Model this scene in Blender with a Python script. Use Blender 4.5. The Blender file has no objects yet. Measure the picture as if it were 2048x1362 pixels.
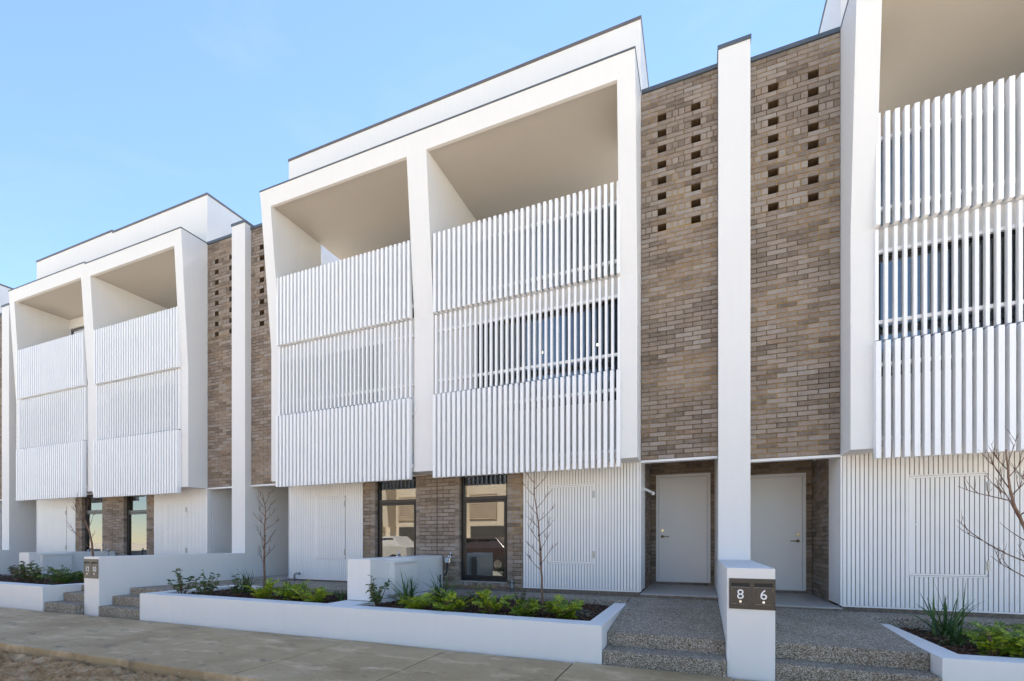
import bpy, bmesh, math, random
from mathutils import Vector, Matrix, noise
random.seed(7)
R = math.radians
scene = bpy.context.scene
COL = scene.collection

# ------------------------------------------------------------------ camera
cam_d = bpy.data.cameras.new('camera'); cam = bpy.data.objects.new('camera', cam_d); COL.objects.link(cam)
cam.location = (0, 0, 1.32)
cam.rotation_euler = (R(90), 0, math.atan(373 / 930))
cam_d.sensor_width = 36; cam_d.lens = 930 / 2048 * 36
cam_d.shift_y = (1083 - 681) / 2048
cam_d.clip_start = 0.05; cam_d.clip_end = 3000
scene.camera = cam

# ------------------------------------------------------------------ sky and sun
SUN_EL, SUN_AZ = R(60), R(1.5)            # azimuth measured from +Y towards +X
world = bpy.data.worlds.new('World'); scene.world = world; world.use_nodes = True
wn, wl = world.node_tree.nodes, world.node_tree.links
sky = wn.new('ShaderNodeTexSky'); sky.sky_type = 'NISHITA'; sky.sun_disc = False
sky.sun_elevation = SUN_EL; sky.sun_rotation = SUN_AZ
sky.altitude = 50; sky.air_density = 1.0; sky.dust_density = 0.0; sky.ozone_density = 2.9
bg = wn['Background']; bg.inputs['Strength'].default_value = 0.07
tc = wn.new('ShaderNodeTexCoord'); mp = wn.new('ShaderNodeMapping'); mp.inputs['Scale'].default_value = (1.2, 1.2, 3.2); mp.inputs['Rotation'].default_value = (.3, .5, .9)
nz = wn.new('ShaderNodeTexNoise'); nz.inputs['Scale'].default_value = 2.2; nz.inputs['Detail'].default_value = 7; nz.inputs['Roughness'].default_value = .62; nz.inputs['Distortion'].default_value = .6
rp = wn.new('ShaderNodeMapRange'); rp.inputs[1].default_value = .52; rp.inputs[2].default_value = .78; rp.inputs[3].default_value = 0; rp.inputs[4].default_value = .14
mx = wn.new('ShaderNodeMix'); mx.data_type = 'RGBA'; mx.blend_type = 'MIX'
wl.new(tc.outputs['Generated'], mp.inputs['Vector']); wl.new(mp.outputs['Vector'], nz.inputs['Vector']); wl.new(nz.outputs['Fac'], rp.inputs[0])
wl.new(rp.outputs[0], mx.inputs[0]); wl.new(sky.outputs['Color'], mx.inputs[6]); mx.inputs[7].default_value = (3.1, 3.5, 3.9, 1)
wl.new(mx.outputs[2], bg.inputs['Color'])
sd = bpy.data.lights.new('sun', 'SUN'); sd.energy = 4.0; sd.angle = R(0.53); sd.color = (1.0, 0.93, 0.83)
sun = bpy.data.objects.new('sun', sd); COL.objects.link(sun)
sv = Vector((math.sin(SUN_AZ) * math.cos(SUN_EL), math.cos(SUN_AZ) * math.cos(SUN_EL), math.sin(SUN_EL)))
sun.rotation_euler = sv.to_track_quat('Z', 'Y').to_euler(); sun.location = (0, 30, 40)
vs = scene.view_settings
vs.view_transform = 'Standard'; vs.look = 'None'; vs.gamma = 1.0; vs.exposure = 2.14; vs.use_curve_mapping = False

# ------------------------------------------------------------------ materials
MATS = {}
def nmat(name):
    m = bpy.data.materials.new(name); m.use_nodes = True; MATS[name] = m
    return m, m.node_tree.nodes, m.node_tree.links, m.node_tree.nodes['Principled BSDF']
def coords(n, l, scale=(1, 1, 1), world=True):
    if world:
        g = n.new('ShaderNodeNewGeometry'); src = g.outputs['Position']
    else:
        g = n.new('ShaderNodeTexCoord'); src = g.outputs['Object']
    mp = n.new('ShaderNodeMapping'); mp.inputs['Scale'].default_value = scale
    l.new(src, mp.inputs['Vector']); return mp.outputs['Vector']
def noise_node(n, l, vec, scale, detail=4, rough=.55):
    t = n.new('ShaderNodeTexNoise'); t.inputs['Scale'].default_value = scale
    t.inputs['Detail'].default_value = detail; t.inputs['Roughness'].default_value = rough
    l.new(vec, t.inputs['Vector']); return t
def ramp(n, l, src, stops):
    r = n.new('ShaderNodeValToRGB'); l.new(src, r.inputs['Fac'])
    e = r.color_ramp.elements
    e[0].position, e[0].color = stops[0][0], (*stops[0][1], 1)
    e[1].position, e[1].color = stops[-1][0], (*stops[-1][1], 1)
    for p, c in stops[1:-1]:
        x = e.new(p); x.color = (*c, 1)
    return r.outputs['Color']
def mix(n, l, fac, a, b, mode='MIX'):
    m = n.new('ShaderNodeMix'); m.data_type = 'RGBA'; m.blend_type = mode
    for s, v in ((m.inputs[0], fac), (m.inputs[6], a), (m.inputs[7], b)):
        if isinstance(v, (int, float)): s.default_value = v
        elif isinstance(v, tuple): s.default_value = (*v, 1)
        else: l.new(v, s)
    return m.outputs[2]
def bump(n, l, p, h, strength, dist=.01):
    b = n.new('ShaderNodeBump'); b.inputs['Strength'].default_value = strength; b.inputs['Distance'].default_value = dist
    l.new(h, b.inputs['Height']); l.new(b.outputs['Normal'], p.inputs['Normal'])
def simple(name, c, rough=.6, metal=0., var=.06, nscale=3., bmp=0., bscale=200, spec=.5, coat=0):
    m, n, l, p = nmat(name)
    v = coords(n, l)
    t = noise_node(n, l, v, nscale)
    lo = tuple(x * (1 - var) for x in c); hi = tuple(min(1, x * (1 + var)) for x in c)
    l.new(ramp(n, l, t.outputs['Fac'], [(.3, lo), (.7, hi)]), p.inputs['Base Color'])
    p.inputs['Roughness'].default_value = rough; p.inputs['Metallic'].default_value = metal
    p.inputs['Specular IOR Level'].default_value = spec
    if bmp:
        t2 = noise_node(n, l, v, bscale, 3); bump(n, l, p, t2.outputs['Fac'], bmp, .004)
    return m
def render_mat(name, c):
    # painted cement render: faint trowel mottling and faint rain streaks
    m, n, l, p = nmat(name)
    v = coords(n, l); t = noise_node(n, l, v, 1.3, 5)
    v2 = coords(n, l, (5, 5, .35)); t2 = noise_node(n, l, v2, 2.5, 4)
    a = ramp(n, l, t.outputs['Fac'], [(.3, tuple(x * .982 for x in c)), (.7, c)])
    b = ramp(n, l, t2.outputs['Fac'], [(.35, (.988, .986, .982)), (.6, (1, 1, 1))])
    l.new(mix(n, l, 1., a, b, 'MULTIPLY'), p.inputs['Base Color'])
    p.inputs['Roughness'].default_value = .75; p.inputs['Specular IOR Level'].default_value = .3
    t3 = noise_node(n, l, v, 260, 2); bump(n, l, p, t3.outputs['Fac'], .25, .002)
    return m
render_mat('white_render', (.77, .765, .75))
render_mat('soffit_shaded', (.54, .505, .455))  # white balcony ceilings, with their shade mixed into the colour
simple('white_slat', (.86, .865, .87), .38, var=.015, spec=.4)
simple('white_batten', (.78, .78, .775), .45, var=.02, spec=.4)
simple('groove_shade', (.16, .165, .16), .8)  # cladding backing: shade of the batten grooves put into the grey
simple('white_door', (.80, .80, .81), .42, var=.012, nscale=1.5)
simple('white_trim', (.76, .765, .77), .4, var=.02)
simple('coping_steel', (.085, .10, .115), .38, metal=.0, var=.1, spec=.6)
simple('coping_brown', (.13, .12, .115), .45, var=.1)
simple('black_frame', (.012, .012, .013), .32, var=.1)
simple('bronze_box', (.040, .034, .029), .38, metal=.2, var=.08)
simple('slot_black', (.006, .006, .006), .6)
simple('numeral_white', (.85, .85, .85), .5, var=.01)
simple('chrome', (.62, .63, .65), .18, metal=1., var=.05)
simple('brass', (.45, .38, .25), .3, metal=1., var=.1)
simple('galv_pipe', (.32, .34, .35), .45, metal=.7, var=.15, nscale=30)
simple('black_rubber', (.02, .02, .02), .6)
simple('tap_display', (.42, .5, .55), .3, var=.2, nscale=60)
simple('meter_white', (.70, .71, .70), .45, var=.02)
simple('tile_grey', (.40, .375, .345), .5, var=.14, nscale=6, bmp=.05)
simple('slab_edge', (.16, .13, .10), .85, var=.35, nscale=18, bmp=.3)
simple('hole_shade', (.10, .065, .035), .9, var=.3, nscale=30)  # hole lining coloured dark to stand in for shade inside the holes
simple('room_grey', (.22, .22, .22), .8)
simple('room_dark', (.05, .055, .06), .8)
simple('blind', (.35, .40, .44), .7, var=.05)
simple('hinge_metal', (.42, .43, .42), .4, metal=.8, var=.15, nscale=40)

def brick_mat(name, island, end=False):
    m, n, l, p = nmat(name)
    if island:
        g = n.new('ShaderNodeNewGeometry'); rnd = g.outputs['Random Per Island']
    else:
        g = n.new('ShaderNodeObjectInfo'); rnd = g.outputs['Random']
    c = ramp(n, l, rnd, [(0, (.12, .096, .08)), (.2, (.215, .178, .15)), (.45, (.27, .222, .187)), (.7, (.335, .288, .25)), (.86, (.34, .318, .30)), (.94, (.26, .19, .135)), (1, (.14, .115, .098))])
    if end: c = mix(n, l, .6, c, (.37, .34, .30))
    v = coords(n, l)
    t = noise_node(n, l, v, 14, 5, .65)
    c = mix(n, l, .34, c, ramp(n, l, t.outputs['Fac'], [(.28, (.11, .08, .055)), (.5, (.26, .215, .17)), (.72, (.37, .325, .275))]))
    t2 = noise_node(n, l, v, 140, 3); c = mix(n, l, .35, c, ramp(n, l, t2.outputs['Fac'], [(.3, (.55, .53, .5)), (.7, (1.25, 1.22, 1.2))]), 'MULTIPLY')
    l.new(c, p.inputs['Base Color']); p.inputs['Roughness'].default_value = .82; p.inputs['Specular IOR Level'].default_value = .3
    bump(n, l, p, t2.outputs['Fac'], .5, .003)
    return m
brick_mat('brick_each', False); brick_mat('brick_joined', True); brick_mat('brick_end', False, True)
def mortar_mat():
    m, n, l, p = nmat('mortar')
    v = coords(n, l); t = noise_node(n, l, v, 1.1, 4)
    t2 = noise_node(n, l, v, 90, 3)
    c = ramp(n, l, t.outputs['Fac'], [(.40, (.10, .062, .028)), (.5, (.22, .135, .045)), (.60, (.44, .275, .075))])
    c = mix(n, l, .4, c, ramp(n, l, t2.outputs['Fac'], [(.3, (.5, .5, .5)), (.7, (1.2, 1.2, 1.2))]), 'MULTIPLY')
    l.new(c, p.inputs['Base Color']); p.inputs['Roughness'].default_value = .95
    bump(n, l, p, t2.outputs['Fac'], .5, .004)
mortar_mat()
def aggregate_mat():
    m, n, l, p = nmat('aggregate')
    v = coords(n, l, (1, 1, 1))
    w = noise_node(n, l, v, 30, 2)
    vv = n.new('ShaderNodeVectorMath'); vv.operation = 'MULTIPLY_ADD'
    l.new(w.outputs['Color'], vv.inputs[0]); vv.inputs[1].default_value = (.012, .012, .012); l.new(v, vv.inputs[2])
    vo = n.new('ShaderNodeTexVoronoi'); vo.inputs['Scale'].default_value = 115; l.new(vv.outputs[0], vo.inputs['Vector'])
    sep = n.new('ShaderNodeSeparateColor'); l.new(vo.outputs['Color'], sep.inputs['Color'])
    c = ramp(n, l, sep.outputs[0], [(0, (.12, .095, .07)), (.3, (.28, .235, .18)), (.55, (.43, .375, .30)), (.8, (.56, .505, .43)), (.93, (.72, .68, .62)), (1, (.86, .84, .80))])
    ed = n.new('ShaderNodeTexVoronoi'); ed.feature = 'DISTANCE_TO_EDGE'; ed.inputs['Scale'].default_value = 115; l.new(vv.outputs[0], ed.inputs['Vector'])
    e = ramp(n, l, ed.outputs['Distance'], [(.02, (.5, .45, .38)), (.12, (1, 1, 1))])
    c = mix(n, l, 1., c, e, 'MULTIPLY')
    big = noise_node(n, l, v, 2.2, 4); c = mix(n, l, .6, c, ramp(n, l, big.outputs['Fac'], [(.3, (.72, .68, .6)), (.7, (1.15, 1.13, 1.1))]), 'MULTIPLY')
    l.new(c, p.inputs['Base Color']); p.inputs['Roughness'].default_value = .7
    bump(n, l, p, ed.outputs['Distance'], .9, .012)
aggregate_mat()
def concrete_mat():
    m, n, l, p = nmat('path_concrete')
    v = coords(n, l)
    t = noise_node(n, l, v, 1.1, 6, .6)
    c = ramp(n, l, t.outputs['Fac'], [(.25, (.32, .21, .105)), (.5, (.46, .325, .175)), (.75, (.58, .43, .255))])
    v2 = coords(n, l, (1, 2.3, 1)); t2 = noise_node(n, l, v2, 1.7, 7, .7)
    c = mix(n, l, ramp(n, l, t2.outputs['Fac'], [(.53, (0, 0, 0)), (.68, (.85, .85, .85))]), c, (.74, .54, .34))
    t4 = noise_node(n, l, v2, 3.1, 5, .6)
    c = mix(n, l, ramp(n, l, t4.outputs['Fac'], [(.30, (.8, .8, .8)), (.40, (0, 0, 0))]), c, (.18, .14, .095))
    t3 = noise_node(n, l, v, 60, 4); c = mix(n, l, .4, c, ramp(n, l, t3.outputs['Fac'], [(.3, (.72, .72, .72)), (.7, (1.15, 1.15, 1.15))]), 'MULTIPLY')
    # pale spatter
    vo = n.new('ShaderNodeTexVoronoi'); vo.inputs['Scale'].default_value = 3.2; l.new(v, vo.inputs['Vector'])
    c = mix(n, l, ramp(n, l, vo.outputs['Distance'], [(.03, (.8, .8, .8)), (.055, (0, 0, 0))]), c, (.55, .50, .43))
    l.new(c, p.inputs['Base Color']); p.inputs['Roughness'].default_value = .62; p.inputs['Specular IOR Level'].default_value = .45
    bump(n, l, p, t3.outputs['Fac'], .25, .004)
concrete_mat()
def sand_mat():
    m, n, l, p = nmat('sand')
    v = coords(n, l); t = noise_node(n, l, v, 5, 6, .65)
    c = ramp(n, l, t.outputs['Fac'], [(.30, (.20, .10, .04)), (.48, (.42, .25, .115)), (.70, (.66, .45, .26))])
    t2 = noise_node(n, l, v, 120, 4); c = mix(n, l, .45, c, ramp(n, l, t2.outputs['Fac'], [(.3, (.6, .58, .55)), (.7, (1.2, 1.2, 1.2))]), 'MULTIPLY')
    l.new(c, p.inputs['Base Color']); p.inputs['Roughness'].default_value = .95
    bump(n, l, p, t2.outputs['Fac'], .6, .01)
sand_mat()
simple('dry_earth', (.50, .435, .345), .95, var=.2, nscale=.8, bmp=.3, bscale=30)  # out-of-view ground, tone chosen for the bounce light it gives
simple('pale_road', (.27, .25, .215), .9, var=.2, nscale=40, bmp=.3)  # unseen road surface, lightened to bounce warm fill onto the shaded fronts
def leaf_mat(name, lo, mid, hi, rough=.42):
    m, n, l, p = nmat(name)
    g = n.new('ShaderNodeNewGeometry'); o = n.new('ShaderNodeObjectInfo')
    a = n.new('ShaderNodeMath'); a.operation = 'MULTIPLY_ADD'; l.new(o.outputs['Random'], a.inputs[0]); a.inputs[1].default_value = .35; 
    b = n.new('ShaderNodeMath'); b.operation = 'MULTIPLY'; l.new(g.outputs['Random Per Island'], b.inputs[0]); b.inputs[1].default_value = .65
    l.new(b.outputs[0], a.inputs[2])
    c = ramp(n, l, a.outputs[0], [(.05, lo), (.5, mid), (.95, hi)])
    l.new(c, p.inputs['Base Color']); p.inputs['Roughness'].default_value = rough
    tr = n.new('ShaderNodeBsdfTranslucent'); l.new(c, tr.inputs['Color'])
    ms = n.new('ShaderNodeMixShader'); ms.inputs[0].default_value = .22
    l.new(p.outputs[0], ms.inputs[1]); l.new(tr.outputs[0], ms.inputs[2])
    l.new(ms.outputs[0], n['Material Output'].inputs['Surface'])
leaf_mat('leaf_lime', (.05, .11, .012), (.20, .30, .018), (.46, .51, .035))
leaf_mat('leaf_dark', (.03, .07, .015), (.075, .14, .025), (.17, .24, .04))
leaf_mat('leaf_strap', (.025, .07, .018), (.055, .13, .03), (.12, .21, .04))
leaf_mat('leaf_silver', (.16, .19, .15), (.28, .31, .26), (.40, .43, .38), .7)
simple('bark', (.20, .12, .08), .85, var=.35, nscale=30, bmp=.4)
simple('twig', (.13, .065, .045), .8, var=.3, nscale=30)
simple('soil', (.03, .018, .011), .95, var=.4, nscale=20, bmp=.5)
def mulch_mat():
    m, n, l, p = nmat('mulch_chip')
    g = n.new('ShaderNodeNewGeometry')
    l.new(ramp(n, l, g.outputs['Random Per Island'], [(0, (.018, .009, .005)), (.45, (.06, .028, .015)), (.85, (.13, .062, .032)), (1, (.26, .15, .085))]), p.inputs['Base Color'])
    p.inputs['Roughness'].default_value = .85
mulch_mat()
def glass_mat(name, tint, refl):
    m, n, l, p = nmat(name)
    n.remove(p)
    t = n.new('ShaderNodeBsdfTransparent'); t.inputs['Color'].default_value = (*tint, 1)
    g = n.new('ShaderNodeBsdfGlossy'); g.inputs['Roughness'].default_value = 0.0; g.inputs['Color'].default_value = (.95, .96, .95, 1)
    fr = n.new('ShaderNodeFresnel'); fr.inputs['IOR'].default_value = 1.5
    a = n.new('ShaderNodeMath'); a.operation = 'ADD'; l.new(fr.outputs[0], a.inputs[0]); a.inputs[1].default_value = refl; a.use_clamp = True
    ms = n.new('ShaderNodeMixShader'); l.new(a.outputs[0], ms.inputs[0]); l.new(t.outputs[0], ms.inputs[1]); l.new(g.outputs[0], ms.inputs[2])
    l.new(ms.outputs[0], n['Material Output'].inputs['Surface'])
glass_mat('window_glass', (.42, .46, .46), .15)
glass_mat('upper_glass', (.50, .56, .58), .16)
m, n, l, p = nmat('lamp_glow'); p.inputs['Emission Color'].default_value = (1, .72, .42, 1); p.inputs['Emission Strength'].default_value = 4; p.inputs['Base Color'].default_value = (1, .9, .8, 1)

# ------------------------------------------------------------------ mesh helpers
ORG = {}                                   # world origin of each object built
class MB:
    def __init__(s): s.v = []; s.f = []
    def box(s, x0, x1, y0, y1, z0, z1):
        x0, x1 = min(x0, x1), max(x0, x1); y0, y1 = min(y0, y1), max(y0, y1); z0, z1 = min(z0, z1), max(z0, z1)
        b = len(s.v)
        s.v += [(x0, y0, z0), (x1, y0, z0), (x1, y1, z0), (x0, y1, z0), (x0, y0, z1), (x1, y0, z1), (x1, y1, z1), (x0, y1, z1)]
        s.f += [tuple(b + i for i in q) for q in ((0, 3, 2, 1), (4, 5, 6, 7), (0, 1, 5, 4), (1, 2, 6, 5), (2, 3, 7, 6), (3, 0, 4, 7))]
        return s
    def profile_x(s, pts, x0, x1):         # yz profile extruded along x
        x0, x1 = min(x0, x1), max(x0, x1); b = len(s.v); k = len(pts)
        s.v += [(x0, y, z) for y, z in pts] + [(x1, y, z) for y, z in pts]
        s.f.append(tuple(b + i for i in range(k))); s.f.append(tuple(b + k + i for i in reversed(range(k))))
        for i in range(k):
            j = (i + 1) % k; s.f.append((b + i, b + k + i, b + k + j, b + j))
        return s
    def prism(s, poly, zb, zt):            # xy polygon; zb, zt numbers or functions of (x, y)
        fb = zb if callable(zb) else (lambda x, y: zb); ft = zt if callable(zt) else (lambda x, y: zt)
        b = len(s.v); k = len(poly)
        s.v += [(x, y, fb(x, y)) for x, y in poly] + [(x, y, ft(x, y)) for x, y in poly]
        s.f.append(tuple(b + i for i in reversed(range(k)))); s.f.append(tuple(b + k + i for i in range(k)))
        for i in range(k):
            j = (i + 1) % k; s.f.append((b + i, b + j, b + k + j, b + k + i))
        return s
    def tube(s, pts, radii, n=8, cap=True):
        pts = [Vector(q) for q in pts]
        if not isinstance(radii, (list, tuple)): radii = [radii] * len(pts)
        b = len(s.v); up = None
        for i, q in enumerate(pts):
            d = (pts[min(i + 1, len(pts) - 1)] - pts[max(i - 1, 0)]).normalized()
            if up is None or abs(up.dot(d)) > .95: up = Vector((0, 0, 1)) if abs(d.z) < .9 else Vector((1, 0, 0))
            a = d.cross(up).normalized(); c = a.cross(d).normalized(); up = c
            for j in range(n):
                t = 2 * math.pi * j / n; s.v.append(tuple(q + a * (math.cos(t) * radii[i]) + c * (math.sin(t) * radii[i])))
        for i in range(len(pts) - 1):
            for j in range(n):
                k = (j + 1) % n; s.f.append((b + i * n + j, b + i * n + k, b + (i + 1) * n + k, b + (i + 1) * n + j))
        if cap:
            s.f.append(tuple(b + j for j in reversed(range(n)))); e = b + (len(pts) - 1) * n; s.f.append(tuple(e + j for j in range(n)))
        return s
    def sphere(s, c, r, seg=10, rings=7):
        b = len(s.v)
        for i in range(1, rings):
            t = math.pi * i / rings
            for j in range(seg):
                a = 2 * math.pi * j / seg; s.v.append((c[0] + r * math.sin(t) * math.cos(a), c[1] + r * math.sin(t) * math.sin(a), c[2] + r * math.cos(t)))
        s.v += [(c[0], c[1], c[2] + r), (c[0], c[1], c[2] - r)]; T = len(s.v) - 2
        for i in range(rings - 2):
            for j in range(seg):
                k = (j + 1) % seg; s.f.append((b + i * seg + j, b + (i + 1) * seg + j, b + (i + 1) * seg + k, b + i * seg + k))
        for j in range(seg):
            k = (j + 1) % seg; s.f.append((T, b + j, b + k)); e = b + (rings - 2) * seg; s.f.append((T + 1, e + k, e + j))
        return s
    def mesh(s, name, mt, org=(0, 0, 0), bevel=0, smooth=False):
        me = bpy.data.meshes.new(name)
        me.from_pydata([(a - org[0], b - org[1], c - org[2]) for a, b, c in s.v], [], s.f)
        bm = bmesh.new(); bm.from_mesh(me); bmesh.ops.recalc_face_normals(bm, faces=bm.faces)
        if bevel:
            es = [e for e in bm.edges if len(e.link_faces) == 2 and e.calc_face_angle(0) > .6]
            bmesh.ops.bevel(bm, geom=es, offset=bevel, segments=2, profile=.6, affect='EDGES', clamp_overlap=True)
        bm.to_mesh(me); bm.free()
        if mt: me.materials.append(MATS[mt])
        if smooth:
            for q in me.polygons: q.use_smooth = True
        me.update(); return me
    def build(s, name, mt, parent=None, bevel=0, smooth=False, stuff=False):
        xs, ys, zs = zip(*s.v)
        org = ((min(xs) + max(xs)) / 2, (min(ys) + max(ys)) / 2, min(zs))
        o = link(name, s.mesh(name, mt, org, bevel, smooth), org, parent)
        if stuff: o['kind'] = 'stuff'
        return o
def link(name, me, org, parent=None):
    o = bpy.data.objects.new(name, me); COL.objects.link(o)
    po = ORG.get(parent.name, (0, 0, 0)) if parent else (0, 0, 0)
    o.parent = parent; o.location = (org[0] - po[0], org[1] - po[1], org[2] - po[2]); ORG[o.name] = org
    return o
def thing(name, label, cat, org, group=None):
    o = bpy.data.objects.new(name, None); COL.objects.link(o); o.empty_display_size = .3
    o.location = org; ORG[o.name] = tuple(org); tag(o, label, cat, group); return o
def tag(o, label=None, cat=None, group=None, kind=None):
    if label: o['label'] = label
    if cat: o['category'] = cat
    if group: o['group'] = group
    if kind: o['kind'] = kind
    return o
def cbox(name, mt, parent, *b, bevel=0): return MB().box(*b).build(name, mt, parent, bevel)

# ------------------------------------------------------------------ layout
def GZ(x): return -.03 - .0125 * max(-30, min(12, x))      # footpath level: the street climbs to the left
def BY(x): return 5.15 + .055 * x                          # front line of the gardens
def EY(x): return 3.38 + .05 * x                           # street edge of the footpath
C_MAIN, C_LEFT, C_FAR, C_RIGHT = -4.57, -14.61, -24.77, 5.53
FIN = {'far': -19.72, 'mid': -9.65, 'near': .48}
FH = .21

# ------------------------------------------------------------------ ground
g = MB(); n_ = 60
xs = [-400, -120, -60, -30] + [-28 + i * 2 for i in range(21)] + [16, 40, 120, 400]
ys = [-400, -120, -40, -12, -8, -4, -1, 1, 3, 5, 9, 14, 40, 120, 400]
for y in ys:
    for x in xs: g.v.append((x, y, GZ(x) - .16))
for j in range(len(ys) - 1):
    for i in range(len(xs) - 1):
        a = j * len(xs) + i; g.f.append((a, a + 1, a + len(xs) + 1, a + len(xs)))
tag(g.build('ground', 'dry_earth'), kind='structure')
road = MB(); rx = [-60 + 5 * i for i in range(20)]
road.v = [(x, -7.0, GZ(x) - .13) for x in rx] + [(x, -.6, GZ(x) - .13) for x in rx]
road.f = [(i, i + 1, len(rx) + i + 1, len(rx) + i) for i in range(len(rx) - 1)]
tag(road.build('road', 'pale_road'), kind='structure')

# sandy verge in front of the footpath
sv_ = MB(); X0, X1, Y0, dx, dy = -12.6, 2.2, 1.0, .028, .022
nx = int((X1 - X0) / dx); 
rows = 105
for j in range(rows + 1):
    for i in range(nx + 1):
        x = X0 + i * dx; ye = EY(x) + .03; y = ye - j * dy - (j * .00025) * j * .1
        q = Vector((x, y, 0))
        h = noise.fractal(q * 2.2, 1.0, 2.0, 4) * .035 + (.5 - abs(noise.noise(q * 5.5))) * .10 + (.5 - abs(noise.noise(q * 14))) * .06 + noise.fractal(q * 30, .8, 2.0, 3) * .018 - .085
        d = ye - y
        edge = max(0, 1 - d / .16)
        sv_.v.append((x, y, GZ(x) - .062 + h + .03 * min(1, d / .5) - .012 * edge))
for j in range(rows):
    for i in range(nx):
        a = j * (nx + 1) + i; sv_.f.append((a, a + nx + 1, a + nx + 2, a + 1))
o = sv_.build('sand_verge', 'sand', smooth=False); tag(o, 'rough brown sand verge along the street edge of the footpath', 'sand', kind='stuff')

# footpath slabs
JX = [-20.0, -18.4, -16.8, -15.2, -13.6, -12.0, -10.35, -8.75, -7.47, -5.95, -4.23, -2.82, -1.28, .32, 1.95, 3.55, 5.2, 6.8]
fp = MB()
bedp = [(x, EY(x) + .02) for x in JX] + [(x, BY(x) - .004) for x in reversed(JX)]
fp.prism(bedp, lambda x, y: GZ(x) - .14, lambda x, y: GZ(x) - .03)
fo = fp.build('footpath', 'sand'); tag(fo, kind='structure')
for a, b in zip(JX[:-1], JX[1:]):
    a2, b2 = a + .007, b - .007; s_ = MB()
    w = random.uniform(.03, .09); w2 = random.uniform(.03, .09)
    k = 7; fr = [(a2 + (b2 - a2) * i / k, EY(a2 + (b2 - a2) * i / k) + random.uniform(-.008, .008)) for i in range(k + 1)]
    bk = [(a2 + (b2 - a2) * i / k, BY(a2 + (b2 - a2) * i / k) - (w + (w2 - w) * i / k) + random.uniform(-.008, .008)) for i in range(k, -1, -1)]
    s_.prism(fr + bk, lambda x, y: GZ(x) - .13, lambda x, y: GZ(x))
    s_.build('paving_slab', 'path_concrete', fo, bevel=.006)

# ------------------------------------------------------------------ bricks
BL, BH, JT = .246, .0611, .010
CH, RC = BH + JT, .1023                   # stretcher course, rowlock course
BRK = {}
def brick_mesh(lx, lz, ly=.09, face=0):
    key = (round(lx, 3), round(lz, 3), face); end = lz > .085
    if key not in BRK:
        c = .004; m_ = MB()
        m_.v = [(-lx/2, ly, -lz/2), (lx/2, ly, -lz/2), (lx/2, ly, lz/2), (-lx/2, ly, lz/2), (-lx/2, c, -lz/2), (lx/2, c, -lz/2), (lx/2, c, lz/2), (-lx/2, c, lz/2),
                (-lx/2+c, 0, -lz/2+c), (lx/2-c, 0, -lz/2+c), (lx/2-c, 0, lz/2-c), (-lx/2+c, 0, lz/2-c)]
        m_.f = [(8, 9, 10, 11), (4, 5, 9, 8), (5, 6, 10, 9), (6, 7, 11, 10), (7, 4, 8, 11), (0, 1, 5, 4), (1, 2, 6, 5), (2, 3, 7, 6), (3, 0, 4, 7)]
        if face == 1: m_.v = [(-y, x, z) for x, y, z in m_.v]   # front looks to +x
        if face == -1: m_.v = [(y, x, z) for x, y, z in m_.v]   # front looks to -x
        BRK[key] = m_.mesh('brick', 'brick_end' if end else 'brick_each')
    return BRK[key]
def course_cells(u0, u1, off, length=BL):
    out = []; p = u0 - off
    while p < u1 - .02:
        a, b = max(p, u0), min(p + length, u1)
        if b - a > .022: out.append((a, b))
        p += length + JT
    return out
def brick_run(parent, cells, face, plane, budget, joined):
    """cells: (u0, u1, z0, z1) in a wall plane; budget: mutable [n] of single bricks left; joined: MB for the rest"""
    for (a, b, z0, z1) in cells:
        jt = random.uniform(-.0022, .0022); u, z = (a + b) / 2, (z0 + z1) / 2
        if budget[0] > 0:
            budget[0] -= 1
            me = brick_mesh(b - a, z1 - z0, face=face)
            org = (u, plane + jt, z) if face == 0 else (plane + jt, u, z)
            link('brick', me, org, parent)
        else:
            me = brick_mesh(b - a, z1 - z0, face=face); base = len(joined.v)
            org = (u, plane + jt, z) if face == 0 else (plane + jt, u, z)
            joined.v += [(v.co.x + org[0], v.co.y + org[1], v.co.z + org[2]) for v in me.vertices]
            joined.f += [tuple(base + i for i in q.vertices) for q in me.polygons]
def stretcher_cells(u0, u1, z0, z1, start=0, skip=None):
    out = []; z = z0; i = start
    while z + BH * .6 < z1:
        zt = min(z + BH, z1)
        for a, b in course_cells(u0, u1, (0 if i % 2 == 0 else (BL + JT) / 2)):
            if skip:
                sa, sb, s0, s1 = skip
                if zt > s0 + .01 and z < s1 - .01:
                    if a >= sa and b <= sb: continue
                    if a < sa < b:
                        if sa - a > .02: out.append((a, sa, z, zt))
                        if b > sb and b - sb > .02: out.append((sb, b, z, zt))
                        continue
                    if a < sb < b:
                        if b - sb > .02: out.append((sb, b, z, zt))
                        continue
            out.append((a, b, z, zt))
        z += CH; i += 1
    return out

# ------------------------------------------------------------------ townhouses
YB, YF, YD = 7.60, 7.15, 9.32
SLAT_MESH = {}
def slat_mesh(w, d, h):
    k = (round(w, 4), round(d, 4), round(h, 3))
    if k not in SLAT_MESH: SLAT_MESH[k] = MB().box(-w/2, w/2, 0, d, 0, h).mesh('slat', 'white_slat', bevel=.003)
    return SLAT_MESH[k]
BAT = {}
def batten_mesh(w, h, along_y=False):
    k = (round(w, 4), round(h, 3), along_y)
    if k not in BAT:
        b = MB().box(-w/2, w/2, 0, .02, 0, h) if not along_y else MB().box(-.02, 0, -w/2, w/2, 0, h)
        BAT[k] = b.mesh('batten', 'white_batten', bevel=.0025)
    return BAT[k]

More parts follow.
